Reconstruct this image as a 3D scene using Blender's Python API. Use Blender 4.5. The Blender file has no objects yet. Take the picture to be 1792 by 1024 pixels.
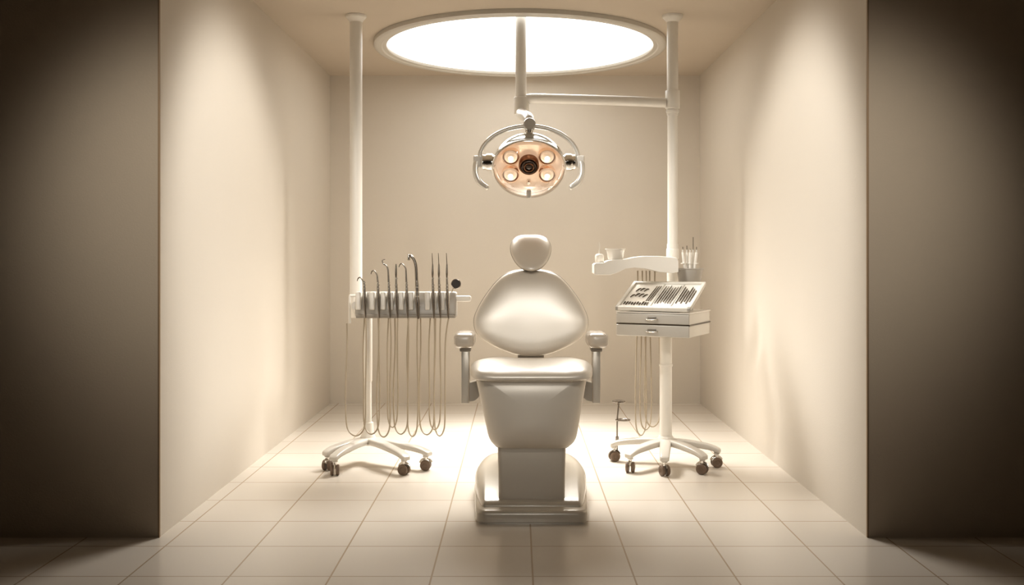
import bpy, bmesh, math
from mathutils import Vector, Matrix
sc=bpy.context.scene
F=1700.0; VX=905.0; VY=449.0; H=1.25
def P(px,py,d): return Vector(((px-VX)*d/F, d, H-(py-VY)*d/F))
def S(d): return d/F

# ------------------------------------------------------------------ materials
def mat(name,col,rough=.5,metal=0,coat=0,bump=0,bscale=200,var=0,emis=None,estr=0,spec=.5,crough=.2):
    m=bpy.data.materials.new(name); m.use_nodes=True
    nt=m.node_tree; b=nt.nodes['Principled BSDF']
    b.inputs['Base Color'].default_value=(*col,1)
    b.inputs['Roughness'].default_value=rough
    b.inputs['Metallic'].default_value=metal
    b.inputs['Coat Weight'].default_value=coat
    b.inputs['Coat Roughness'].default_value=crough
    b.inputs['Specular IOR Level'].default_value=spec
    if emis:
        b.inputs['Emission Color'].default_value=(*emis,1); b.inputs['Emission Strength'].default_value=estr
    tc=nt.nodes.new('ShaderNodeTexCoord')
    if bump:
        n=nt.nodes.new('ShaderNodeTexNoise'); n.inputs['Scale'].default_value=bscale; n.inputs['Detail'].default_value=3
        nt.links.new(tc.outputs['Object'],n.inputs['Vector'])
        bp=nt.nodes.new('ShaderNodeBump'); bp.inputs['Strength'].default_value=bump; bp.inputs['Distance'].default_value=.002
        nt.links.new(n.outputs['Fac'],bp.inputs['Height']); nt.links.new(bp.outputs['Normal'],b.inputs['Normal'])
    if var:
        n=nt.nodes.new('ShaderNodeTexNoise'); n.inputs['Scale'].default_value=3; n.inputs['Detail'].default_value=2
        nt.links.new(tc.outputs['Object'],n.inputs['Vector'])
        mx=nt.nodes.new('ShaderNodeMix'); mx.data_type='RGBA'
        mx.inputs[6].default_value=(*[c*(1-var) for c in col],1); mx.inputs[7].default_value=(*[min(1,c*(1+var)) for c in col],1)
        nt.links.new(n.outputs['Fac'],mx.inputs[0]); nt.links.new(mx.outputs[2],b.inputs['Base Color'])
    return m
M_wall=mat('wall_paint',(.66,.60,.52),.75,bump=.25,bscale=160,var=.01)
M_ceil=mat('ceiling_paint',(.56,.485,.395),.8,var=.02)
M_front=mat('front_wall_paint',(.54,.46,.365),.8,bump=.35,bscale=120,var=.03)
M_bead=mat('corner_bead_bronze',(.34,.24,.15),.5,metal=.2)
M_leather=mat('cream_leather',(.745,.68,.59),.36,metal=.20,coat=.18,bump=.10,bscale=420)
M_shell=mat('pearl_plastic',(.55,.49,.41),.36,metal=.1,coat=.25)
M_base=mat('gloss_base_plastic',(.58,.52,.435),.25,metal=.1,coat=.4,crough=.12)
M_white=mat('white_enamel',(.76,.72,.655),.3,coat=.3)
M_leg=mat('leg_enamel',(.60,.56,.50),.3,coat=.3)
M_tray=mat('grey_cream_plastic',(.60,.565,.505),.3,coat=.3)
M_traybody=mat('tray_body_plastic',(.42,.39,.35),.35,coat=.2)
M_drawer=mat('drawer_front_plastic',(.45,.42,.375),.3,coat=.3)
M_dark=mat('dark_grey_trim',(.11,.09,.07),.35,metal=.5)
M_black=mat('black_rubber',(.035,.028,.022),.5)
M_greyp=mat('grey_plastic',(.33,.295,.25),.35)
M_potgrey=mat('pot_grey_plastic',(.42,.39,.35),.35)
M_post=mat('satin_post_metal',(.64,.59,.515),.3,metal=.4)
M_yoke=mat('satin_yoke_metal',(.80,.77,.71),.25,metal=.4)
M_steel=mat('brushed_steel',(.60,.57,.52),.20,metal=1)
M_dsteel=mat('dark_steel',(.27,.24,.21),.20,metal=.95)
M_chrome=mat('chrome',(.88,.86,.82),.10,metal=1)
M_slot=mat('slot_grey_metal',(.30,.28,.25),.3,metal=.6)
M_hose=mat('hose_rubber',(.42,.355,.27),.4)
M_wheel=mat('wheel_brown',(.17,.12,.085),.4)
M_peach=mat('peach_reflector',(.93,.76,.61),.18,metal=.4,emis=(1,.70,.49),estr=.36,bump=.3,bscale=60)  # emission stands in for lamplight caught by the reflector
M_cup=mat('bulb_reflector',(.86,.64,.48),.10,metal=.85,coat=1,emis=(1,.6,.36),estr=.10,crough=.03)  # slight emission stands in for bulb light returned by the cup
M_bulb=mat('bulb_lens',(.95,.80,.66),.05,metal=.6,coat=1,emis=(1,.76,.54),estr=.45,crough=.03)
M_spark=mat('bulb_core',(1,.95,.85),.1,emis=(1,.9,.75),estr=1.6)
M_lensdark=mat('lens_dark',(.05,.025,.015),.12,coat=.8,crough=.05)
M_lensbrown=mat('lens_brown',(.26,.13,.07),.2,metal=.5)
M_seam=mat('seam_dark',(.25,.20,.15),.6)
M_pad=mat('armrest_pad',(.60,.525,.435),.25,coat=.5)
def glass():
    m=bpy.data.materials.new('clear_cover'); m.use_nodes=True; nt=m.node_tree
    nt.nodes.clear(); o=nt.nodes.new('ShaderNodeOutputMaterial'); mx=nt.nodes.new('ShaderNodeMixShader')
    t=nt.nodes.new('ShaderNodeBsdfTransparent'); g=nt.nodes.new('ShaderNodeBsdfGlossy'); g.inputs['Roughness'].default_value=.04
    t.inputs['Color'].default_value=(.98,.97,.95,1)
    l=nt.nodes.new('ShaderNodeLayerWeight'); l.inputs['Blend'].default_value=.44
    nt.links.new(l.outputs['Facing'],mx.inputs[0]); nt.links.new(t.outputs[0],mx.inputs[1]); nt.links.new(g.outputs[0],mx.inputs[2])
    nt.links.new(mx.outputs[0],o.inputs[0]); return m
M_glass=glass()
def emit(name,col,st):
    m=bpy.data.materials.new(name); m.use_nodes=True; nt=m.node_tree; nt.nodes.clear()
    o=nt.nodes.new('ShaderNodeOutputMaterial'); e=nt.nodes.new('ShaderNodeEmission')
    e.inputs[0].default_value=(*col,1); e.inputs[1].default_value=st
    nt.links.new(e.outputs[0],o.inputs[0]); return m
M_disc=emit('diffuser_glow',(1,.975,.93),2.0)
def floor_mat():
    m=bpy.data.materials.new('floor_tiles'); m.use_nodes=True; nt=m.node_tree; b=nt.nodes['Principled BSDF']
    g=nt.nodes.new('ShaderNodeNewGeometry'); mp=nt.nodes.new('ShaderNodeMapping'); mp.vector_type='POINT'
    T=.395
    mp.inputs['Location'].default_value=(-.061+.5*0+T*20,-4.98+T*20,0)
    br=nt.nodes.new('ShaderNodeTexBrick'); br.offset=0; br.squash=1
    br.inputs['Scale'].default_value=1; br.inputs['Brick Width'].default_value=T; br.inputs['Row Height'].default_value=T
    br.inputs['Mortar Size'].default_value=.0036; br.inputs['Mortar Smooth'].default_value=.1
    br.inputs['Color1'].default_value=(.67,.61,.535,1); br.inputs['Color2'].default_value=(.695,.635,.56,1)
    br.inputs['Mortar'].default_value=(.45,.355,.26,1)
    nt.links.new(g.outputs['Position'],mp.inputs['Vector']); nt.links.new(mp.outputs[0],br.inputs['Vector'])
    nt.links.new(br.outputs['Color'],b.inputs['Base Color'])
    b.inputs['Roughness'].default_value=.24
    bp=nt.nodes.new('ShaderNodeBump'); bp.invert=True; bp.inputs['Strength'].default_value=.4; bp.inputs['Distance'].default_value=.003
    nt.links.new(br.outputs['Fac'],bp.inputs['Height']); nt.links.new(bp.outputs[0],b.inputs['Normal'])
    return m
M_floor=floor_mat()

# ------------------------------------------------------------------ mesh builder
WP={}
def catmull(pts,n=6,closed=False):
    pts=[Vector(p) for p in pts]; out=[]; L=len(pts)
    rng=L if closed else L-1
    for i in range(rng):
        if closed: p0,p1,p2,p3=pts[(i-1)%L],pts[i],pts[(i+1)%L],pts[(i+2)%L]
        else: p0,p1,p2,p3=pts[max(i-1,0)],pts[i],pts[i+1],pts[min(i+2,L-1)]
        for k in range(n):
            t=k/n
            out.append(.5*((2*p1)+(p2-p0)*t+(2*p0-5*p1+4*p2-p3)*t*t+(3*p1-p0-3*p2+p3)*t**3))
    if not closed: out.append(pts[-1])
    return out
def rpoly(c,rad,n=6):
    out=[]; L=len(c)
    for i in range(L):
        p=Vector(c[i]).to_2d(); a=Vector(c[i-1]).to_2d(); b=Vector(c[(i+1)%L]).to_2d()
        r=rad[i] if isinstance(rad,(list,tuple)) else rad
        da=(a-p).normalized(); db=(b-p).normalized()
        pa=p+da*r; pb=p+db*r
        for k in range(n+1):
            t=k/n; out.append((1-t)**2*pa+2*t*(1-t)*p+t*t*pb)
    return out
class MB:
    def __init__(s): s.bm=bmesh.new(); s.mats=[]
    def mi(s,m):
        if m not in s.mats: s.mats.append(m)
        return s.mats.index(m)
    def loft(s,rings,m,cap0=True,cap1=True,closed=True):
        mi=s.mi(m); bm=s.bm; R=[]
        for r in rings:
            if len(r)==1: R.append([bm.verts.new(r[0])])
            else: R.append([bm.verts.new(v) for v in r])
        for a,b in zip(R[:-1],R[1:]):
            n=max(len(a),len(b))
            for i in range(n if closed else n-1):
                j=(i+1)%n
                if len(a)==1 and len(b)==1: continue
                if len(a)==1: f=[a[0],b[j],b[i]]
                elif len(b)==1: f=[a[i],a[j],b[0]]
                else: f=[a[i],a[j],b[j],b[i]]
                fc=bm.faces.new(f); fc.material_index=mi
        if cap0 and len(R[0])>2: bm.faces.new(R[0][::-1]).material_index=mi
        if cap1 and len(R[-1])>2: bm.faces.new(R[-1]).material_index=mi
        return s
    def sweep(s,pts,ra,m,rb=None,seg=10,up=None,smooth=0,round_end=False):
        if smooth: pts=catmull(pts,smooth)
        pts=[Vector(p) for p in pts]; N=len(pts)
        def rv(r,i):
            if r is None: return None
            if isinstance(r,(list,tuple)):
                t=i/(N-1)*(len(r)-1); k=min(int(t),len(r)-2); return r[k]+(r[k+1]-r[k])*(t-k)
            return r
        rings=[]; nrm=None
        for i,p in enumerate(pts):
            t=(pts[min(i+1,N-1)]-pts[max(i-1,0)]).normalized()
            if up is not None:
                u=Vector(up); side=t.cross(u).normalized(); nrm=side.cross(t).normalized()
            else:
                if nrm is None:
                    nrm=t.orthogonal().normalized()
                else: nrm=(nrm-t*nrm.dot(t)).normalized()
                side=t.cross(nrm)
            a=rv(ra,i); b=rv(rb,i) if rb is not None else a
            rings.append([p+side*(a*math.cos(2*math.pi*k/seg))+nrm*(b*math.sin(2*math.pi*k/seg)) for k in range(seg)])
        if round_end:
            def endcap(c,ring,tdir,r):
                o=[]
                for f in (.5,.87): o.append([c+tdir*r*f+(v-c)*math.sqrt(1-f*f) for v in ring])
                return o+[[c+tdir*r]]
            t0=(pts[0]-pts[1]).normalized(); t1=(pts[-1]-pts[-2]).normalized()
            r0=rv(ra,0); r1=rv(ra,N-1)
            rings=endcap(pts[0],rings[0],t0,r0)[::-1]+rings+endcap(pts[-1],rings[-1],t1,r1)
        return s.loft(rings,m)
    def cyl(s,a,b,r,m,r2=None,seg=24,bev=0):
        a=Vector(a);b=Vector(b); r2=r if r2 is None else r2; L=(b-a).length
        if bev: return s.lathe([(r-bev,0),(r-bev*.3,bev*.3),(r,bev),(r2,L-bev),(r2-bev*.3,L-bev*.3),(r2-bev,L)],a,b-a,m,seg,caps=True)
        return s.lathe([(r,0),(r2,L)],a,b-a,m,seg,caps=True)
    def lathe(s,prof,c,axis,m,seg=28,caps=False,sx=1,sy=1,xdir=None):
        c=Vector(c); ax=Vector(axis).normalized()
        x=Vector(xdir) if xdir is not None else ax.orthogonal().normalized()
        x=(x-ax*x.dot(ax)).normalized(); y=ax.cross(x)
        rings=[]
        for r,h in prof:
            if r<1e-6: rings.append([c+ax*h])
            else: rings.append([c+ax*h+x*(r*sx*math.cos(2*math.pi*k/seg))+y*(r*sy*math.sin(2*math.pi*k/seg)) for k in range(seg)])
        return s.loft(rings,m,caps,caps)
    def box(s,lo,hi,m,bev=0,segs=3,warp=None):
        lo=Vector(lo);hi=Vector(hi); t=bmesh.new()
        bmesh.ops.create_cube(t,size=1)
        for v in t.verts: v.co=Vector([lo[i]+(v.co[i]+.5)*(hi[i]-lo[i]) for i in range(3)])
        if bev: bmesh.ops.bevel(t,geom=t.edges[:],offset=bev,segments=segs,affect='EDGES',profile=.5)
        return s.merge(t,m,warp)
    def merge(s,t,m,warp=None):
        mi=s.mi(m); mp={}
        for v in t.verts: mp[v]=s.bm.verts.new(warp(v.co) if warp else v.co)
        for f in t.faces: s.bm.faces.new([mp[v] for v in f.verts]).material_index=mi
        t.free(); return s
    def pillow(s,outline,T1,T2,f3,m,p=2.5,p2=None):
        o=[Vector(q).to_2d() for q in outline]
        c=sum(o,Vector((0,0)))/len(o)
        ss=[1,.998,.993,.985,.972,.955,.93,.89,.83,.75,.65,.55,.45,.35,.25,.15,.06]
        p2=p2 or p
        def ring(sv,t): return [f3(*(c+(q-c)*sv),t) for q in o]
        rings=[[f3(c.x,c.y,-T2)]]
        for sv in ss[::-1]: rings.append(ring(sv,-T2*(1-sv**p2)**(1/p2)))
        for sv in ss[1:]: rings.append(ring(sv,T1*(1-sv**p)**(1/p)))
        rings.append([f3(c.x,c.y,T1)])
        return s.loft(rings,m)
    def done(s,name,parent=None,sharp=38,label=None,origin=None,**kw):
        bmesh.ops.recalc_face_normals(s.bm,faces=s.bm.faces[:])
        co=[v.co for v in s.bm.verts]
        lo=Vector([min(c[i] for c in co) for i in range(3)]); hi=Vector([max(c[i] for c in co) for i in range(3)])
        o=Vector(origin) if origin is not None else (lo+hi)/2
        for v in s.bm.verts: v.co=v.co-o
        me=bpy.data.meshes.new(name); s.bm.to_mesh(me); s.bm.free()
        for m in s.mats: me.materials.append(m)
        me.shade_smooth(); me.set_sharp_from_angle(angle=math.radians(sharp))
        ob=bpy.data.objects.new(name,me); sc.collection.objects.link(ob)
        WP[ob]=o
        if parent: ob.parent=parent; ob.location=o-WP[parent]
        else: ob.location=o
        if label: ob['label']=label
        for k,v in kw.items(): ob[k]=v
        return ob
def thing(name,loc,label,category,group=None):
    e=bpy.data.objects.new(name,None); sc.collection.objects.link(e); e.location=loc; e.empty_display_size=.1
    WP[e]=Vector(loc); e['label']=label; e['category']=category
    if group: e['group']=group
    return e

# ------------------------------------------------------------------ room
ZC=2.79; YB=8.268; YF=4.32; XL=-1.592; XR=1.558
def struct(name,lo,hi,m,label,cat): 
    MB().box(lo,hi,m).done(name,label=label,category=cat,kind='structure')
struct('floor',(-4.5,-1.5,-.1),(4.5,YB+.12,0),M_floor,'pale beige square floor tiles with thin tan grout','floor')
struct('ceiling',(-4.5,-1.5,ZC),(4.5,YB+.12,ZC+.1),M_ceil,'smooth warm beige painted ceiling','ceiling')
struct('wall_back',(XL-.12,YB,0),(XR+.12,YB+.12,ZC),M_wall,'plain cream painted wall behind the dental chair','wall')
struct('wall_left',(XL-.12,YF+.012,0),(XL,YB,ZC),M_wall,'cream painted alcove side wall with light pool','wall')
struct('wall_right',(XR,YF+.012,0),(XR+.12,YB,ZC),M_wall,'cream painted alcove side wall with light pool','wall')
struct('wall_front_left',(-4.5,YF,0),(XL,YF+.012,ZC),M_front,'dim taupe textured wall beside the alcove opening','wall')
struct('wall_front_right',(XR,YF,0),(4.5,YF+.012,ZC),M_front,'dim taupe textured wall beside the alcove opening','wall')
struct('trim_1',(XL-.005,YF-.003,0),(XL+.002,YF+.010,ZC),M_bead,'thin bronze corner bead on the alcove edge','trim')
struct('trim_2',(XR-.002,YF-.003,0),(XR+.005,YF+.010,ZC),M_bead,'thin bronze corner bead on the alcove edge','trim')

# ------------------------------------------------------------------ ceiling light
cl=thing('ceiling_light',(.02,7.08,ZC),'large round glowing ceiling light with a white rim','ceiling light')
c0=Vector((.02,7.08,0))
b=MB(); prof=[(1.055,ZC-.001),(1.055,ZC-.028),(1.045,ZC-.038),(1.03,ZC-.040),(1.0,ZC-.040),(.992,ZC-.033),(.985,ZC-.033),(.965,ZC-.030),(.960,ZC-.024),(.957,ZC-.010),(.957,ZC-.001)]
b.lathe(prof,c0,(0,0,1),M_tray,seg=96); b.done('light_rim',cl,label='raised cream circular rim')
MB().lathe([(0,ZC-.012),(.960,ZC-.012),(.960,ZC-.002)],c0,(0,0,1),M_disc,seg=96).done('diffuser',cl,label='glowing white diffuser disc')

# ------------------------------------------------------------------ dental chair
cx=.07
ch=thing('dental_chair',(cx,5.1,0),'pearly cream leather dental chair with headrest, armrests and pedestal','chair')
# base
pl=[(-.262,4.53),(.262,4.53),(.280,4.80),(.298,5.2),(.205,5.66),(-.205,5.66),(-.298,5.2),(-.280,4.80)]
def baseout(ins):
    c=Vector((0,5.08)); o=[]
    for q in rpoly(pl,[.05,.05,.08,.12,.08,.08,.12,.08]):
        sx=(.298-ins)/.298; sy=(.565-ins)/.565
        o.append(Vector((cx+q.x*sx,c.y+.015+(q.y-c.y-.015)*sy,0)))
    return o
rings=[]
for ins,z in [(.008,0),(.008,.006),(0,.010),(0,.046),(.003,.054),(.009,.060),(.020,.063),(.12,.065)]:
    rings.append([v+Vector((0,0,z)) for v in baseout(ins)])
MB().loft(rings,M_base).done('base',ch,label='glossy cream floor base plate')
# raised housing around the pedestal
st=[(4.605,.225,.066,.004),(4.611,.234,.074,.010),(4.63,.242,.086,.02),(4.70,.254,.102,.03),(4.80,.266,.122,.04),(4.93,.280,.142,.05),(5.10,.288,.158,.055),(5.30,.270,.162,.06),(5.45,.238,.150,.06),(5.54,.205,.11,.05),(5.57,.180,.08,.03)]
sm=catmull([Vector((a,b_,c_)) for a,b_,c_,_ in st],4); sr=catmull([Vector((q[3],0,0)) for q in st],4)
rings=[]
for v,rr_ in zip(sm,sr):
    y,hw,zt=v; r=max(.003,rr_.x)
    ring=[Vector((cx-hw,y,.05))]
    for k in range(9):
        a=math.radians(180-90*k/8); ring.append(Vector((cx-hw+r+r*math.cos(a),y,zt-r+r*math.sin(a))))
    for k in range(9):
        a=math.radians(90-90*k/8); ring.append(Vector((cx+hw-r+r*math.cos(a),y,zt-r+r*math.sin(a))))
    ring.append(Vector((cx+hw,y,.05)))
    rings.append(ring)
MB().loft(rings,M_base).done('base_housing',ch,label='raised glossy housing around the pedestal')
# pedestal
rings=[]
for hw,yf,z in [(.145,4.66,.066),(.155,4.645,.073),(.158,4.64,.085),(.159,4.642,.15),(.163,4.655,.30),(.166,4.67,.42),(.17,4.70,.60)]:
    o=rpoly([(cx-hw,yf),(cx+hw,yf),(cx+hw,5.25),(cx-hw,5.25)],.02)
    rings.append([Vector((q.x,q.y,z)) for q in o])
MB().loft(rings,M_shell).done('pedestal',ch,label='smooth cream pedestal cover')
MB().box((cx-.2,4.74,.56),(cx+.2,5.26,.645),M_shell,.02).done('seat_frame',ch)
# leg rest
out=rpoly([(831,654),(1028,654),(1006,787),(859,787)],[12,12,28,28],n=10)
d0=4.645
def f_leg(px,py,t):
    k=(py-664)/122
    v=P(px,py,d0); v.y=v.y-t+.025*k+.025*max(0,(k-.6)/.4)**2
    xx=(v.x-cx)/.26; v.y+=.022*xx*xx
    return v
MB().pillow(out,.095,.03,f_leg,M_leather,p=4.0,p2=5).done('leg_rest',ch,label='padded cream leather leg rest')
out2=rpoly([(834,668),(1025,668),(1003,795),(862,795)],[10,10,28,28])
def f_leg2(px,py,t):
    v=f_leg(px,py,t); v.y+=.04; return v
MB().pillow(out2,.03,.03,f_leg2,M_greyp,p=8).done('leg_rest_shell',ch,label='grey shell behind the leg rest')
# seat
out=rpoly([(-.274,4.528),(.274,4.528),(.304,4.76),(.25,5.22),(-.25,5.22),(-.304,4.76)],[.09,.09,.1,.08,.08,.1],n=8)
def f_seat(x,y,t):
    z=.684+t
    xx=x/.295
    z+=.018*xx**2*(1 if t>0 else .1)
    if t>0:
        fr=max(0,(4.98-y)/.42); z-=.014*fr*fr
        z-=.014*math.exp(-(x/.15)**2)
        z-=.024*max(0,(y-4.95)/.3)
    return Vector((cx+x,y,z))
MB().pillow(out,.060,.033,f_seat,M_leather,p=2.7,p2=3.2).done('seat',ch,label='thick cream leather seat cushion')
out=rpoly([(-.25,4.60),(.25,4.60),(.27,4.85),(.22,5.18),(-.22,5.18),(-.27,4.85)],[.07,.07,.1,.08,.08,.1])
MB().pillow(out,.005,.005,lambda x,y,t:Vector((cx+x,y,.652+t)),M_seam,p=6).done('seat_seam',ch,label='dark seam under the seat cushion')
# backrest
half=[(929,473),(954,474),(973,480),(990,494),(1008,517),(1022,541),(1028,561),(1023,581),(1004,598),(978,611),(953,619)]
def mir(h,cxp=929): 
    return h+[(929,621)]+[(2*cxp-x,y) for x,y in h[1:]][::-1]
bk=catmull([(x,y,0) for x,y in mir(half)],5,True)
def f_back(off,sc_=1):
    def f(px,py,t):
        v=P(929+(px-929)*sc_,547+(py-547)*sc_,5.3)
        k=(v.z-.72)/.46
        v.y=5.24+.12*k-t+off
        v.y-=.035*((v.x-cx)/.3)**2
        return v
    return f
MB().pillow(bk,.066,.03,f_back(0),M_leather,p=2.8).done('backrest',ch,label='rounded diamond cream leather backrest')
MB().pillow(bk,.02,.05,f_back(.045,1.016),M_greyp,p=5,p2=2.5).done('backrest_shell',ch,label='grey shell edge behind the backrest')
MB().box((P(906,0,5.3).x,5.27,.62),(P(952,0,5.3).x,5.33,.80),M_greyp,.008).done('backrest_bracket',ch,label='grey metal bracket under the backrest')
# headrest
hh=[(929,411),(945,411.5),(957,417),(964,429),(963.5,443),(956,459),(944,470)]
hd=catmull([(x,y,0) for x,y in hh+[(929,474)]+[(1858-x,y) for x,y in hh[1:]][::-1]],5,True)
def f_head(off,sc_=1):
    def f(px,py,t):
        v=P(929+(px-929)*sc_,443+(py-443)*sc_,5.4)
        k=(v.z-1.17)/.2; v.y=5.29+.22*k-t+off
        return v
    return f
MB().pillow(hd,.055,.02,f_head(0),M_leather,p=2.8).done('headrest',ch,label='egg-shaped cream leather headrest')
MB().pillow(hd,.02,.04,f_head(.03,1.03),M_greyp,p=4,p2=2.4).done('headrest_shell',ch,label='grey shell behind the headrest')
MB().box((cx-.035,5.36,1.10),(cx+.035,5.385,1.24),M_steel,.005).done('headrest_stem',ch,label='short metal headrest stem')
# arms
for sg in (-1,1):
    xc=cx+sg*.335
    b=MB()
    o=rpoly([(-.051,4.86),(.051,4.86),(.051,5.14),(-.051,5.14)],[.036]*4)
    b.pillow(o,.040,.045,lambda x,y,t:Vector((xc+sg*.004+x,y,.828+t+.004*math.cos(y*8))),M_pad,p=3.3)
    arm=b.done('armrest',ch,label='rounded glossy padded armrest')
    b=MB(); b.box((xc-.021,4.955,.50),(xc+.021,5.03,.80),M_post,.005)
    b.box((xc-.028,4.945,.765),(xc+.028,5.04,.79),M_greyp,.005)
    b.done('arm_post',ch,label='upright satin metal armrest post')
    zs=[(xc-sg*.015,.505,.60),(xc-sg*.05,.512,.61),(cx+sg*.25,.55,.62),(cx+sg*.15,.58,.64)]
    MB().loft([[Vector((x,4.975,a)),Vector((x,4.975,c)),Vector((x,5.05,c)),Vector((x,5.05,a))] for x,a,c in zs],M_post).done('arm_bracket',ch)

# ------------------------------------------------------------------ casters / bases
def caster(parent,x,y,ang):
    r=.031; b=MB(); c=Vector((x,y,r))
    ax=Vector((math.cos(ang),math.sin(ang),0)); 
    for sg in (-1,1):
        a=c+ax*sg*.007
        b.lathe([(0,0),(r*.55,0),(r-.004,0),(r,.004),(r,.014),(r-.004,.018),(r*.5,.019),(r*.4,.016),(0,.016)],a,ax*sg,M_wheel,seg=24)
    fw=Vector((-ax.y,ax.x,0))
    pr=[]
    for k in range(9):
        th=math.radians(20+k*17); pr.append(c+fw*(r+.005)*math.cos(th)+Vector((0,0,1))*(r+.005)*math.sin(th))
    b.sweep(pr,.010,M_steel,rb=.003,seg=8)
    b.cyl(c+Vector((0,0,r)),Vector((x,y,.105)),.008,M_chrome,seg=12)
    return b.done('caster',parent,label='dark brown twin-wheel caster')
def star(root,hub,ends,hz=.128):
    for (x,y) in ends:
        h=Vector((hub[0],hub[1],hz)); e=Vector((x,y,.103))
        dv=(e-h); dv.z=0
        pts=[h,h+dv*.35+Vector((0,0,.004)),h+dv*.7+Vector((0,0,-.004)),h+dv*.92+Vector((0,0,-.014)),e+dv*.07+Vector((0,0,-.006))]
        pts=catmull(pts,5); N=len(pts); rings=[]
        dn=dv.normalized(); sd=Vector((-dn.y,dn.x,0))
        for i,p in enumerate(pts):
            t=i/(N-1); w_=.036-.010*t; th_=.022-.008*t
            if i in(0,N-1): w_*=.8; th_*=.7
            ring=[]
            for k in range(20):
                a=2*math.pi*k/20; ca,sa=math.cos(a),math.sin(a)
                ring.append(p+sd*(w_*math.copysign(abs(ca)**.5,ca))+Vector((0,0,th_*math.copysign(abs(sa)**.5,sa))))
            rings.append(ring)
        b=MB(); b.loft(rings,M_leg)
        b.cyl((x,y,.078),(x,y,.100),.017,M_leg,seg=16)
        lg=b.done('base_leg',root,label='flat white enamel base leg')
        caster(lg,x,y,math.atan2(e.y-h.y,e.x-h.x)+math.pi/2+.5)
def floorpt(px,pyb): 
    d=F*H/(pyb-VY); return ((px-VX)*d/F,d)

# ------------------------------------------------------------------ left stand
DL=6.2; hubL=((644-VX)*5.92/F,5.92)
ls=thing('dental_delivery_stand',(hubL[0],hubL[1],0),'white wheeled dental delivery stand with ceiling pole and hoses','medical stand')
star(ls,hubL,[floorpt(573,823),floorpt(586,832),floorpt(707,831),floorpt(745,823)])
hx,hy=hubL
b=MB(); b.lathe([(.045,.105),(.05,.115),(.048,.15),(.04,.165),(.034,.19),(.032,.24)],(hx,hy,0),(0,0,1),M_white,caps=True); b.done('base_hub',ls)
xp=P(623,0,DL).x
b=MB(); b.cyl((hx,hy,.18),(hx,hy,.50),.022,M_white,seg=24); b.cyl((hx,hy,.49),(hx,hy,.93),.026,M_white,seg=24,bev=.003)
b.done('lower_pole',ls)
b=MB(); b.sweep([(hx,hy,.90),(xp,DL,.90)],.024,M_white,seg=16); b.done('pole_coupling',ls)
b=MB(); b.cyl((xp,DL,.86),(xp,DL,ZC-.02),.040,M_white,seg=32)
b.done('ceiling_pole',ls,label='tall white pole reaching the ceiling')
b=MB(); b.lathe([(.066,ZC-.001),(.066,ZC-.012),(.06,ZC-.02),(.05,ZC-.03),(.041,ZC-.045)],(xp,DL,0),(0,0,1),M_white,caps=True); b.done('ceiling_flange',ls)
# tray
D=5.78; s=S(D)
L0=P(623,512,D); R0=P(799,555,D)
b=MB()
zt=L0.z; zb=R0.z
sec=[(D-.035,zb+.004),(D-.045,zb+.02),(D-.045,zb+.045),(D-.018,zt-.012),(D-.008,zt),(D+.07,zt+.004),(D+.09,zt-.01),(D+.09,zb+.01),(D+.08,zb)]
def taprings(x0,x1):
    rings=[]
    cy=sum(q[0] for q in sec)/len(sec); cz=sum(q[1] for q in sec)/len(sec)
    for x,k in [(x0,.90),(x0+.004,.96),(x0+.012,1),(x1-.012,1),(x1-.004,.96),(x1,.90)]:
        rings.append([Vector((x,cy+(q[0]-cy)*k,cz+(q[1]-cz)*k)) for q in sec])
    return rings
b.loft(taprings(L0.x,R0.x),M_traybody)
tray=b.done('instrument_tray',ls,sharp=30,label='grey plastic instrument holder tray')
b=MB(); b.box((L0.x+.006,D-.052,zb-.004),(R0.x-.004,D+.07,zb+.02),M_greyp,.006); b.done('tray_lip',tray)
ins=[(637,'hook',486,630),(661,'hook',474,654),(680,'hook2',455,671),(693,'thin',466,691),(711,'hook',462,703),(728,'big',447,716),(757,'thin',443,756),(768,'thin',443,767),(782,'thin',443,781)]
for i,(px,k,pt,tx) in enumerate(ins):
    cxp=P(px,0,D).x
    b=MB()
    w1=.014 if px in(768,) else .042
    b.box((cxp-max(w1,.026),D-.058,zb+.045),(cxp-.009,D+.005,zt+.006),M_white,.008)
    b.box((cxp+.010,D-.058,zb+.055),(cxp+.019,D+.005,zt+.002),M_white,.003)
    b.done('instrument_cradle',tray,label='white instrument cradle block')
b=MB()
b.pillow(rpoly([(790,517.5),(825,517.5),(825,528),(790,528)],[5,5,5,5]),.02,.02,lambda px,py,t:P(px,py,D)+Vector((0,-t,0)),M_white,p=4)
b.done('tray_handle',tray,label='rounded white tray handle')
b=MB(); b.sweep([P(612,566,D+.1),P(612,522,D+.1),P(616,518,D+.1),P(630,518,D+.1)],.008,M_white,smooth=5,seg=10)
b.sweep([P(622,535,D+.08),P(624,535,6.2)],.025,M_white,seg=14)
b.done('tray_bracket',ls)

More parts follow.
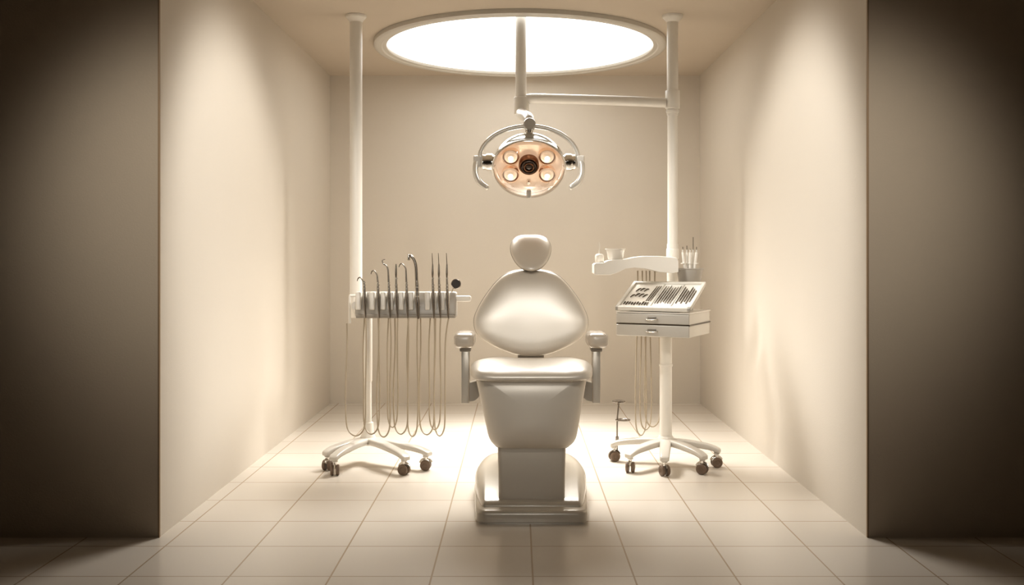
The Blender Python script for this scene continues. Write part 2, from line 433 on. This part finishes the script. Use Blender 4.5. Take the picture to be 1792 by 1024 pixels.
# handpieces
HOSE={0:(605,763),1:(636,760),2:(660,765),3:(678,748),4:(689,760),5:(713,764),6:(734,761),7:(751,752),8:(760,763)}
def handpiece(px,kind,pt,tx,idx):
    d=D-.070
    t=thing('dental_handpiece',P(px,556,d),'','dental instrument','handpieces on the delivery tray')
    Q=lambda a,c,dd=d: P(a,c,dd)
    tipm=M_dsteel
    b=MB()
    if kind=='big':
        b.sweep([Q(px+4,558),Q(px+3,535),Q(px+2,508),Q(px+1,488)],[.007,.010,.0125,.010,.010,.008],M_dsteel,seg=14,smooth=5)
        for yy in (520,512,504): b.cyl(Q(px+2,yy),Q(px+2,yy-2.5),.0135,M_steel,seg=16)
        b.done('handle',t)
        b=MB(); b.sweep([Q(px+1,490),Q(px,468),Q(px-3,456),Q(px-8,449),Q(px-12,449)],[.009,.009,.009,.009,.010,.012],M_dsteel,seg=12,smooth=6); 
        b.cyl(Q(px-13,445),Q(px-13,456),.010,M_steel,bev=.003,seg=16); b.done('tip',t)
        t['label']='thick steel dental handpiece with angled head'
    else:
        ht=492 if kind!='thin' else 484
        b.sweep([Q(px+3,558),Q(px+2,540),Q(px+1,515),Q(px,ht)],[.004,.0062,.0082,.0088,.007,.0045],M_dsteel,seg=12,smooth=5)
        for yy in (506,500,ht+4): b.cyl(Q(px+.6,yy),Q(px+.5,yy-2),.0098 if yy!=ht+4 else .0072,M_steel,seg=14)
        b.done('handle',t)
        b=MB()
        if kind=='hook':
            b.sweep([Q(px,ht+2),Q(px-.5,pt+14),Q(px-1.5,pt+7),Q(tx+1,pt),Q(tx-3,pt+1),Q(tx-5,pt+6)],[.006,.0048,.0042,.0038,.0034,.0018],tipm,seg=10,smooth=6)
            t['label']='steel dental scaler with curved hook tip'
        elif kind=='hook2':
            b.sweep([Q(px,ht+2),Q(px-1,pt+18),Q(px-4,pt+10),Q(tx,pt+7),Q(tx-2,pt+1),Q(tx+3,pt-1)],[.006,.0048,.0042,.0038,.0034,.0018],tipm,seg=10,smooth=6)
            t['label']='steel dental scaler with tall double-bent tip'
        else:
            b.sweep([Q(px,ht+2),Q(px,ht-10),Q(px,ht-22)],[.0045,.007,.0055,.0035],M_dsteel,seg=10,smooth=4)
            b.sweep([Q(px,ht-20),Q(px-1,pt)],[.0028,.0016],M_dsteel,seg=8)
            t['label']='slim straight steel dental instrument with needle tip'
        b.done('tip',t)
    if idx not in HOSE: return
    x1,bot=HOSE[idx]; x0=px+3
    if idx==8: x0=779
    xb=(x0+x1)/2; w=(x0-x1)/2
    wob=[2,-2.5,3,-2,2.5,-3,2,-2.5,1][idx]*.6
    pts=[Q(px+3,556),Q(x0+wob*.7,600),Q(x0-wob*.3,680),Q(xb+w*.96,bot-28),Q(xb+w*.68,bot-8),Q(xb,bot,d+.03),Q(xb-w*.68,bot-8,d+.06),Q(xb-w*.96,bot-28,d+.07),Q(x1-wob*.3,680,d+.08),Q(x1+1+wob,610,d+.08),Q(x1+2,554 if idx else 566,d+.09)]
    MB().sweep(pts,.0045,M_hose,seg=8,smooth=7).done('hose',t,label='looping tan rubber hose')
for i,a in enumerate(ins): handpiece(*a,i)
mm=thing('dental_mirror',P(792,518,D-.02),'round dental mirror with dark face beside the tray','dental instrument')
b=MB(); b.lathe([(0,-.004),(.026,-.004),(.030,0),(.026,.004)],P(798,497,D),(0.1,-1,.1),M_dsteel,seg=28); b.lathe([(0,.0055),(.026,.0045)],P(798,497,D),(0.1,-1,.1),M_black,seg=28); b.done('mirror_head',mm)
b=MB(); b.sweep([P(794,503,D+.004),P(790,513,D+.004),P(788,528,D+.004)],.004,M_steel,seg=8); b.done('handle',mm)

# ------------------------------------------------------------------ right cart
th=math.radians(28); FL=Vector((P(1079,0,5.8).x,5.8,0))
U=Vector((math.cos(th),-math.sin(th),0)); V=Vector((math.sin(th),math.cos(th),0))
def LC(v): return FL+U*v[0]+V*v[1]+Vector((0,0,v[2]))
W=.45; DP=.41
hubR=(.90,5.88)
rc=thing('dental_instrument_cart',(hubR[0],hubR[1],0),'white wheeled dental cart with drawers and tall ceiling pole','medical cart')
star(rc,hubR,[floorpt(1075,807),floorpt(1103,827),floorpt(1163,833),floorpt(1229,830),floorpt(1254,818)])
hx,hy=hubR
b=MB(); b.lathe([(.045,.105),(.052,.115),(.05,.15),(.042,.165)],(hx,hy,0),(0,0,1),M_white,caps=True); b.done('base_hub',rc)
b=MB(); b.cyl((hx,hy,.15),(hx,hy,.78),.037,M_white,seg=32); b.cyl((hx,hy,.585),(hx,hy,.60),.041,M_white,bev=.003,seg=32); b.done('lower_pole',rc,label='white lower support pole')
DR=6.2; xq=P(1177,0,DR).x
b=MB(); b.cyl((xq,DR,.82),(xq,DR,1.33),.036,M_white,seg=32); b.cyl((xq,DR,1.30),(xq,DR,2.15),.0325,M_white,seg=32)
b.cyl((xq,DR,2.15),(xq,DR,ZC-.02),.036,M_white,seg=32)
b.cyl((xq,DR,1.235),(xq,DR,1.30),.040,M_white,bev=.004,seg=32)
b.done('ceiling_pole',rc,label='tall white pole reaching the ceiling')
b=MB(); b.cyl((xq,DR,2.19),(xq,DR,2.31),.046,M_white,bev=.006,seg=32); b.cyl((xq,DR,2.165),(xq,DR,2.185),.041,M_white,bev=.004); b.done('pole_collar',rc)
b=MB(); b.lathe([(.066,ZC-.001),(.066,ZC-.012),(.06,ZC-.02),(.05,ZC-.03),(.037,ZC-.045)],(xq,DR,0),(0,0,1),M_white,caps=True); b.done('ceiling_flange',rc)
b=MB(); b.sweep([(xq,DR,.86),(hx+.03,6.0,.86)],.025,M_white,seg=14); b.done('pole_coupling',rc)
# drawer unit
z0=.779
b=MB()
b.box((.004,.006,z0),(W-.004,DP,z0+.140),M_tray,.006,warp=LC)
b.box((-.002,-.002,z0+.137),(W+.002,DP+.002,z0+.146),M_white,.003,warp=LC)
b.box((-.001,.002,z0+.068),(W+.001,DP+.001,z0+.076),M_dark,0,warp=LC)
du=b.done('drawer_unit',rc,label='cream two-drawer cabinet body')
for i,(a,c) in enumerate([(z0+.002,z0+.069),(z0+.077,z0+.135)]):
    b=MB(); b.box((.0,-.008,a),(W,.012,c),M_drawer,.005,warp=LC); dr=b.done('drawer',du)
    zm=(a+c)/2
    b=MB(); b.sweep([LC((.19,-.006,zm)),LC((.195,-.018,zm-.005)),LC((.225,-.021,zm-.007)),LC((.255,-.018,zm-.005)),LC((.26,-.006,zm))],.004,M_steel,seg=10,smooth=4)
    b.box((.198,-.011,zm-.006),(.252,-.007,zm+.012),M_slot,.002,warp=LC)
    b.done('drawer_handle',du,label='small grey recessed slot handle')
# slanted tray
zt0=z0+.147; rise=.140; TD=.30
sl=rise/TD
def TL(v):
    return LC((v[0],.0+v[1],zt0+.012+v[1]*sl+v[2]))
b=MB()
wed=[(.03,0),(.03,.024),(TD-.03,rise-.002),(TD-.01,rise-.002),(TD-.01,0)]
b.loft([[LC((u,q[0],zt0+q[1])) for q in wed] for u in (.07,W-.07)],M_traybody)
b.done('tray_support',rc,sharp=20)
b=MB()
b.box((-.004,-.006,-.004),(W+.004,TD,.006),M_white,.002,warp=TL)
for lo,hi in [((-.006,-.008,-.006),(W+.006,.012,.018)),((-.006,TD-.014,-.006),(W+.006,TD+.004,.018)),((-.006,-.008,-.006),(.014,TD,.018)),((W-.014,-.008,-.006),(W+.006,TD,.018)),((.20,.01,0),(.206,TD-.01,.012)),((.325,.01,0),(.331,TD-.01,.012))]:
    b.box(lo,hi,M_tray,.003,warp=TL)
b.done('slanted_tray',rc,label='white slanted instrument tray with dividers')
G='small tools laid out on the slanted tray'
def tool(pts,r,m,lab,name='dental_tool'):
    b=MB(); b.sweep([TL(p) for p in pts],r,m,seg=8,smooth=4,round_end=False)
    b.done(name,None,label=lab,category='dental tool',group=G)
import random; random.seed(4)
for k in range(7):
    u=.218+k*.0155; v1=.265-.03*random.random(); v0=.05+.03*random.random()
    tool([(u,v0,.0105),(u+.002,.12,.011),(u+.004,.19,.011),(u+.006,v1,.012)],[.0020,.0032,.0025,.0013] if k%2 else [.0016,.0028,.0028,.0018],M_dark,'slim dark steel dental tool lying on the tray')
for k in range(6):
    u=.345+k*.0155
    tool([(u,.06+.02*(k%2),.0105),(u+.001,.15,.011),(u+.002,.25-.02*(k%3),.0105)],[.0024,.0034,.0028],M_dark,'straight dark steel dental tool lying on the tray')
for k in range(3):
    u=.155+k*.013
    tool([(u,.08,.010),(u+.004,.16,.010),(u+.008,.26,.010)],[.002,.003,.002],M_dsteel,'thin steel probe lying on the tray')
for k in range(10):
    u=.028+.0165*k; w=.025+.015*random.random(); v0=.03+.01*random.random()
    tool([(u,v0,.010),(u+.003*random.choice((-1,1)),v0+w*.6,.012),(u+.004,v0+w,.010)],[.0026,.004,.002],M_dark,'short dark dental bur lying on the tray','dental_bur')
for k in range(7):
    u=.04+.026*(k%4)+.01*(k//4); v0=.12+.07*(k//4)+.015*random.random()
    a=random.uniform(-.6,.6)
    tool([(u,v0,.010),(u+.010*math.cos(a),v0+.02,.012),(u+.022*math.cos(a),v0+.03+.02*math.sin(a),.010)],[.0026,.0042,.002],M_dark,'small curved dental clamp lying on the tray','dental_clamp')
# upper shelf arm
DA=6.0
pf=[(1038,463),(1041,460.5),(1055,460),(1062,456),(1072,454.5),(1092,454),(1108,450),(1125,448),(1150,448),(1180,451),(1183,458),(1183,476),(1172,478),(1150,476),(1128,470),(1108,468),(1092,470),(1078,477),(1066,481),(1041,481),(1038,478)]
b=MB(); rr=[]
for dd,k in [(DA-.09,.96),(DA-.085,.985),(DA-.075,1),(DA+.075,1),(DA+.085,.985),(DA+.09,.96)]:
    ring=[]
    for x,y in pf:
        v=P(x,y,DA); c=P(x,465,DA); v=Vector((v.x,dd,c.z+(v.z-c.z)*k)); ring.append(v)
    rr.append(ring)
b.loft(rr,M_white); 
b.sweep([P(1172,464,DA),Vector((xq,DR,P(0,464,DA).z))],.03,M_white,seg=14)
b.done('shelf_arm',rc,sharp=30,label='curved white shelf arm fixed to the pole')
# cup, bottle
zc=P(0,454.2,DA).z
b=MB(); c=P(1077,0,DA-.02); c.z=zc+.001
hc=.066
b.lathe([(0,0),(.042,0),(.046,.004),(.057,hc-.008),(.062,hc-.006),(.062,hc),(.055,hc),(.044,.008),(0,.008)],c,(0,0,1),M_white)
b.done('cup',None,label='small white plastic cup on the shelf arm',category='cup')
bo=thing('dispenser_bottle',P(1049,460,DA)+Vector((0,0,.001)),'small white dispenser bottle on the shelf arm','bottle')
c=P(1049,459.8,DA-.0)+Vector((0,0,.001))
b=MB(); b.lathe([(0,0),(.024,0),(.027,.004),(.027,.042),(.022,.05),(.012,.054),(0,.054)],c,(0,0,1),M_white); b.done('body',bo)
b=MB(); b.cyl(c+Vector((0,0,.052)),c+Vector((0,0,.075)),.005,M_white,seg=12); b.sweep([c+Vector((0,0,.07)),c+Vector((.002,0,.105)),c+Vector((-.001,0,.125))],[.003,.0022,.002],M_white,seg=8); b.done('nozzle',bo)
# syringe pot
DPT=6.02
b=MB(); c=P(1207,500,DPT)
b.lathe([(0,0),(.062,0),(.066,.004),(.080,.10),(.084,.103),(.084,.108),(.077,.108),(.062,.008),(0,.008)],c,(0,0,1),M_potgrey)
b.done('instrument_pot',None,label='grey plastic pot holding small syringes',category='container')
b=MB(); b.box((c.x-.06,DPT-.05,c.z-.014),(c.x+.06,DPT+.05,c.z-.001),M_white,.004); b.sweep([(c.x-.03,DPT+.03,c.z-.02),(xq,DR,c.z-.02)],.014,M_white,seg=12); b.done('pot_bracket',rc)
for i,(px,pt) in enumerate([(1195,432),(1202,430),(1208,436),(1213,415),(1219,432)]):
    dd=DPT-.02+.02*(i%2)
    t=thing('syringe',P(px,470,dd),'slim clear white syringe standing in the pot','syringe','syringes in the pot')
    b=MB(); b.cyl(P(px+(1207-px)*.5,492,dd),P(px,442,dd),.0085,M_white,seg=12); b.cyl(P(px,443,dd),P(px,437,dd),.005,M_tray,seg=10); b.cyl(P(px,462,dd),P(px,460,dd),.012,M_white,seg=12); b.done('barrel',t)
    b=MB(); b.cyl(P(px,438,dd),P(px,pt,dd),.0022,M_dsteel,seg=6); b.done('needle',t)
# hoses on cart
for i,(xa,xb_,xc_,bot) in enumerate([(1116,1112,1131,762),(1124,1120,1140,752),(1131,1128,1156,747)]):
    dd=6.05-.01*i
    xm=(xb_+xc_)/2; w=(xc_-xb_)/2
    q=[P(xa,474,dd),P(xa,520,dd+.03),P(xb_+2,600,dd),P(xb_,680,dd-.03),P(xm-w*.96,bot-28,dd-.05),P(xm-w*.68,bot-8,dd-.05),P(xm,bot,dd-.04),P(xm+w*.68,bot-8,dd-.02),P(xm+w*.96,bot-28,dd),P(xc_,680,dd),P(xc_-2,590,dd)]
    MB().sweep(q,.0045,M_hose,seg=8,smooth=7).done('hose',rc,label='hanging tan rubber hose')
for px in (1137,1146):
    MB().sweep([P(px,474,6.04),P(px,500,6.04),P(px-1,560,6.03)],.0045,M_hose,seg=8,smooth=4).done('hose',rc,label='hanging tan rubber hose')
# accessory rod
fx,fy=floorpt(1079,805); b=MB()
dd=fy
b.sweep([P(1080,788,dd),P(1080,735,dd),P(1083,705,dd)],.0048,M_dsteel,seg=10)
b.lathe([(0,.0),(.036,.0),(.040,.003),(.040,.009),(.036,.010),(0,.008)],P(1083,704,dd),(0,0,1),M_dsteel)
tp=[P(1090,735,dd)+Vector((.042*math.cos(a),.03*math.sin(a),0)) for a in [2*math.pi*k/24 for k in range(25)]]
b.sweep(tp,.0048,M_dsteel,seg=8); b.cyl(P(1080,772,dd),P(1080,764,dd),.010,M_dsteel,seg=14)
b.done('accessory_holder',rc,label='thin dark steel rod with small dish and ring')

# ------------------------------------------------------------------ operating lamp
DT=6.2
lp=thing('dental_operating_lamp',(P(911,0,DT).x,DT,ZC),'white ceiling-hung dental operating lamp with peach reflector','lamp')
xl=P(911.5,0,DT).x
zj=P(0,185,DT).z
b=MB(); b.cyl((xl,DT,zj),(xl,DT,ZC-.014),.035,M_white,seg=32); b.done('lamp_pole',lp)
b=MB(); b.cyl((xl+.004,DT,P(0,201,DT).z),(xl+.004,DT,P(0,170,DT).z),.048,M_white,bev=.006,seg=32); b.done('swivel_collar',lp)
b=MB(); b.sweep([P(922,176,DT),P(932,172.5,DT),P(1000,174,DT),P(1100,177,DT),P(1165,180,DT)],.031,M_white,seg=20,smooth=6); b.done('cross_arm',lp,label='long white arm reaching the side pole')
D2=5.72
b=MB(); b.sweep([P(913,196,DT),P(914,202,6.08),P(921,204,5.9),P(926,210,D2+.02),P(926,226,D2)],[.036,.036,.034,.034,.03,.028],M_white,seg=20,smooth=6)
b.lathe([(0,-.002),(.032,-.002),(.036,.006),(.036,.06),(.03,.07)],P(927,216,D2-.04),(0,1,-.1),M_tray)
b.done('lamp_arm',lp)
b=MB(); b.cyl(P(926,222,D2),P(926,244,D2),.022,M_steel,seg=20,bev=.003); b.done('lamp_stem',lp,label='short metal stem above the lamp head')
cxl=925.5
ar=[]
for k in range(25):
    a=math.radians(180-k*7.5); ar.append(P(cxl+87*math.cos(a),284-63*math.sin(a)**.9 if math.sin(a)>0 else 284,D2))
b=MB(); b.sweep(ar,.0135,M_yoke,rb=.020,seg=16,up=(0,1,0)); b.done('yoke',lp,label='arched satin metal yoke around the lamp head')
for sg in (-1,1):
    X=lambda p:cxl+sg*p
    b=MB()
    a=P(X(58),284,D2); c=P(X(82),284,D2)
    b.lathe([(.030,0),(.036,.004),(.050,.02),(.050,.052),(.044,.06),(.044,.076),(.03,.08)],a,c-a,M_chrome,caps=True,seg=28)
    b.done('side_knob',lp,label='chrome tilt knob')
    b=MB()
    b.box(tuple(P(X(90)-7,294,D2)+Vector((0,-.03,0))),tuple(P(X(90)+7,273,D2)+Vector((0,.03,0))),M_white,.010)
    b.sweep([P(X(91),280,D2-.01),P(X(93),292,D2-.03),P(X(92.5),306,D2-.05),P(X(86),319,D2-.06),P(X(74),328,D2-.07)],[.016,.017,.017,.017,.015],M_yoke,seg=14,smooth=6,round_end=True)
    b.done('grab_handle',lp,label='curved satin metal grab handle')
# head : ellipsoidal housing cut by an inclined face
al=math.radians(36); ax=Vector((0,-math.cos(al),-math.sin(al)))
up=(Vector((0,0,1))-ax*ax.z).normalized(); rt=Vector((1,0,0))
hc_=P(cxl,293,D2)+Vector((0,-.03,0)); R=.216
VS=.86
def hd_(prof,m,c=hc_): b.lathe(prof,c,ax,m,seg=56,sx=1,sy=VS,xdir=(1,0,0))
b=MB(); pr=[]
for k in range(13):
    a=math.radians(90*k/12); pr.append((R*math.sin(a),-.245*math.cos(a)))
pr+= [(R+.004,.006),(R+.003,.014),(R-.006,.014),(R-.010,0),(R-.03,-.03)]
hd_(pr,M_chrome); b.done('housing',lp,label='polished domed lamp housing')
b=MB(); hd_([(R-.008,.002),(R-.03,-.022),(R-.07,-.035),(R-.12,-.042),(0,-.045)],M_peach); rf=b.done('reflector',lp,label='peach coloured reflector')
def HP(u,v,n): return hc_+rt*u+up*v+ax*n
for u,v in [(-.106,.062),(.106,.062),(-.108,-.058),(.108,-.058)]:
    b=MB(); b.lathe([(.052,-.045),(.054,-.01),(.052,.002),(.048,.002),(.047,-.004)],HP(u,v,0),ax,M_cup,seg=32)
    b.lathe([(.048,-.002),(.044,-.014),(.036,-.024),(.022,-.031),(0,-.034)],HP(u,v,0),ax,M_lensbrown,seg=32)
    b.lathe([(.040,-.022),(.041,-.012),(.037,-.003),(.030,-.001),(.028,.006),(.020,.008),(.016,.010)],HP(u,v,0),ax,M_bulb,seg=28)
    b.lathe([(.016,.010),(.012,.014),(0,.016)],HP(u,v,0),ax,M_spark,seg=24); b.done('bulb',lp,label='glossy glowing bulb in a round amber reflector')
b=MB(); b.lathe([(.060,-.045),(.060,-.01),(.055,0),(.050,0),(.048,-.008)],HP(0,0,0),ax,M_lensbrown,seg=32)
b.lathe([(.048,-.008),(.044,.008),(.038,.008),(.036,0),(.032,.0)],HP(0,0,0),ax,M_lensdark,seg=32)
b.lathe([(.032,0),(.030,.01),(.024,.01),(.022,.002)],HP(0,0,0),ax,M_lensbrown,seg=32)
b.lathe([(.022,.002),(.012,.006),(0,.008)],HP(0,0,0),ax,M_lensdark,seg=32); b.done('centre_lens',lp,label='dark brown ringed centre lens')
b=MB(); b.lathe([(.013,-.04),(.013,-.012),(.010,-.008),(0,-.007)],HP(0,-.118,0),ax,M_chrome,seg=20); b.done('fixing_knob',lp)
b=MB(); pr=[]
for k in range(15):
    a=math.radians(90-90*k/14); pr.append(((R-.004)*math.sin(a),.012+.16*math.cos(a)))
hd_(pr,M_glass); b.done('clear_cover',lp,label='clear domed plastic cover')
b=MB(); b.cyl(P(cxl,347,D2-.12),P(cxl,333,D2-.12),.014,M_white,seg=18,bev=.004); b.done('cover_catch',lp,label='small pale catch at the cover bottom')

# ------------------------------------------------------------------ lights
def spot(name,loc,tgt,w,ang,blend,rad,col=(1,.93,.83)):
    l=bpy.data.lights.new(name,'SPOT'); l.energy=w; l.spot_size=math.radians(ang); l.spot_blend=blend; l.shadow_soft_size=rad; l.color=col
    o=bpy.data.objects.new(name,l); sc.collection.objects.link(o); o.location=loc
    o.rotation_euler=(Vector(tgt)-Vector(loc)).to_track_quat('-Z','Y').to_euler(); return o
spot('wall_spot',(.45,4.80,2.70),(XL,5.40,1.45),165,62,.7,.16,(1,.98,.94))
spot('wall_spot',(-.45,4.80,2.70),(XR,5.40,1.45),165,62,.7,.16,(1,.98,.94))
spot('ceiling_spot',(.04,6.7,2.68),(.06,5.6,0),900,108,1,.75,(1,.98,.94))
spot('chair_fill_spot',(.05,2.2,2.7),(.07,5.0,.90),120,30,.9,.25,(1,.98,.94))  # added unseen source that lifts the chair's dark front
spot('front_wall_fill_spot',(-1.40,2.3,2.5),(-1.45,4.32,1.50),85,48,1,.2,(1,.94,.85))  # added unseen pair, brightens the front walls beside the opening
spot('front_wall_fill_spot',(1.37,2.3,2.5),(1.42,4.32,1.50),85,48,1,.2,(1,.94,.85))
spot('fill_spot',(0,-.6,1.9),(0,4.6,1.0),150,42,1,.8,(1,.97,.91))
w=bpy.data.worlds.new('world'); sc.world=w; w.use_nodes=True
w.node_tree.nodes['Background'].inputs[0].default_value=(1,.80,.58,1); w.node_tree.nodes['Background'].inputs[1].default_value=.012
# ------------------------------------------------------------------ camera
cd=bpy.data.cameras.new('camera'); cam=bpy.data.objects.new('camera',cd); sc.collection.objects.link(cam)
cam.location=(0,0,H); cam.rotation_euler=(math.radians(90),0,0)
cd.sensor_width=36; cd.lens=F/1792*36; cd.shift_x=-9/1792; cd.shift_y=-63/1792
sc.camera=cam
sc.view_settings.view_transform='Standard'
try: sc.view_settings.look='Medium High Contrast'
except Exception as e: print('LOOK',e)
sc.view_settings.exposure=.12
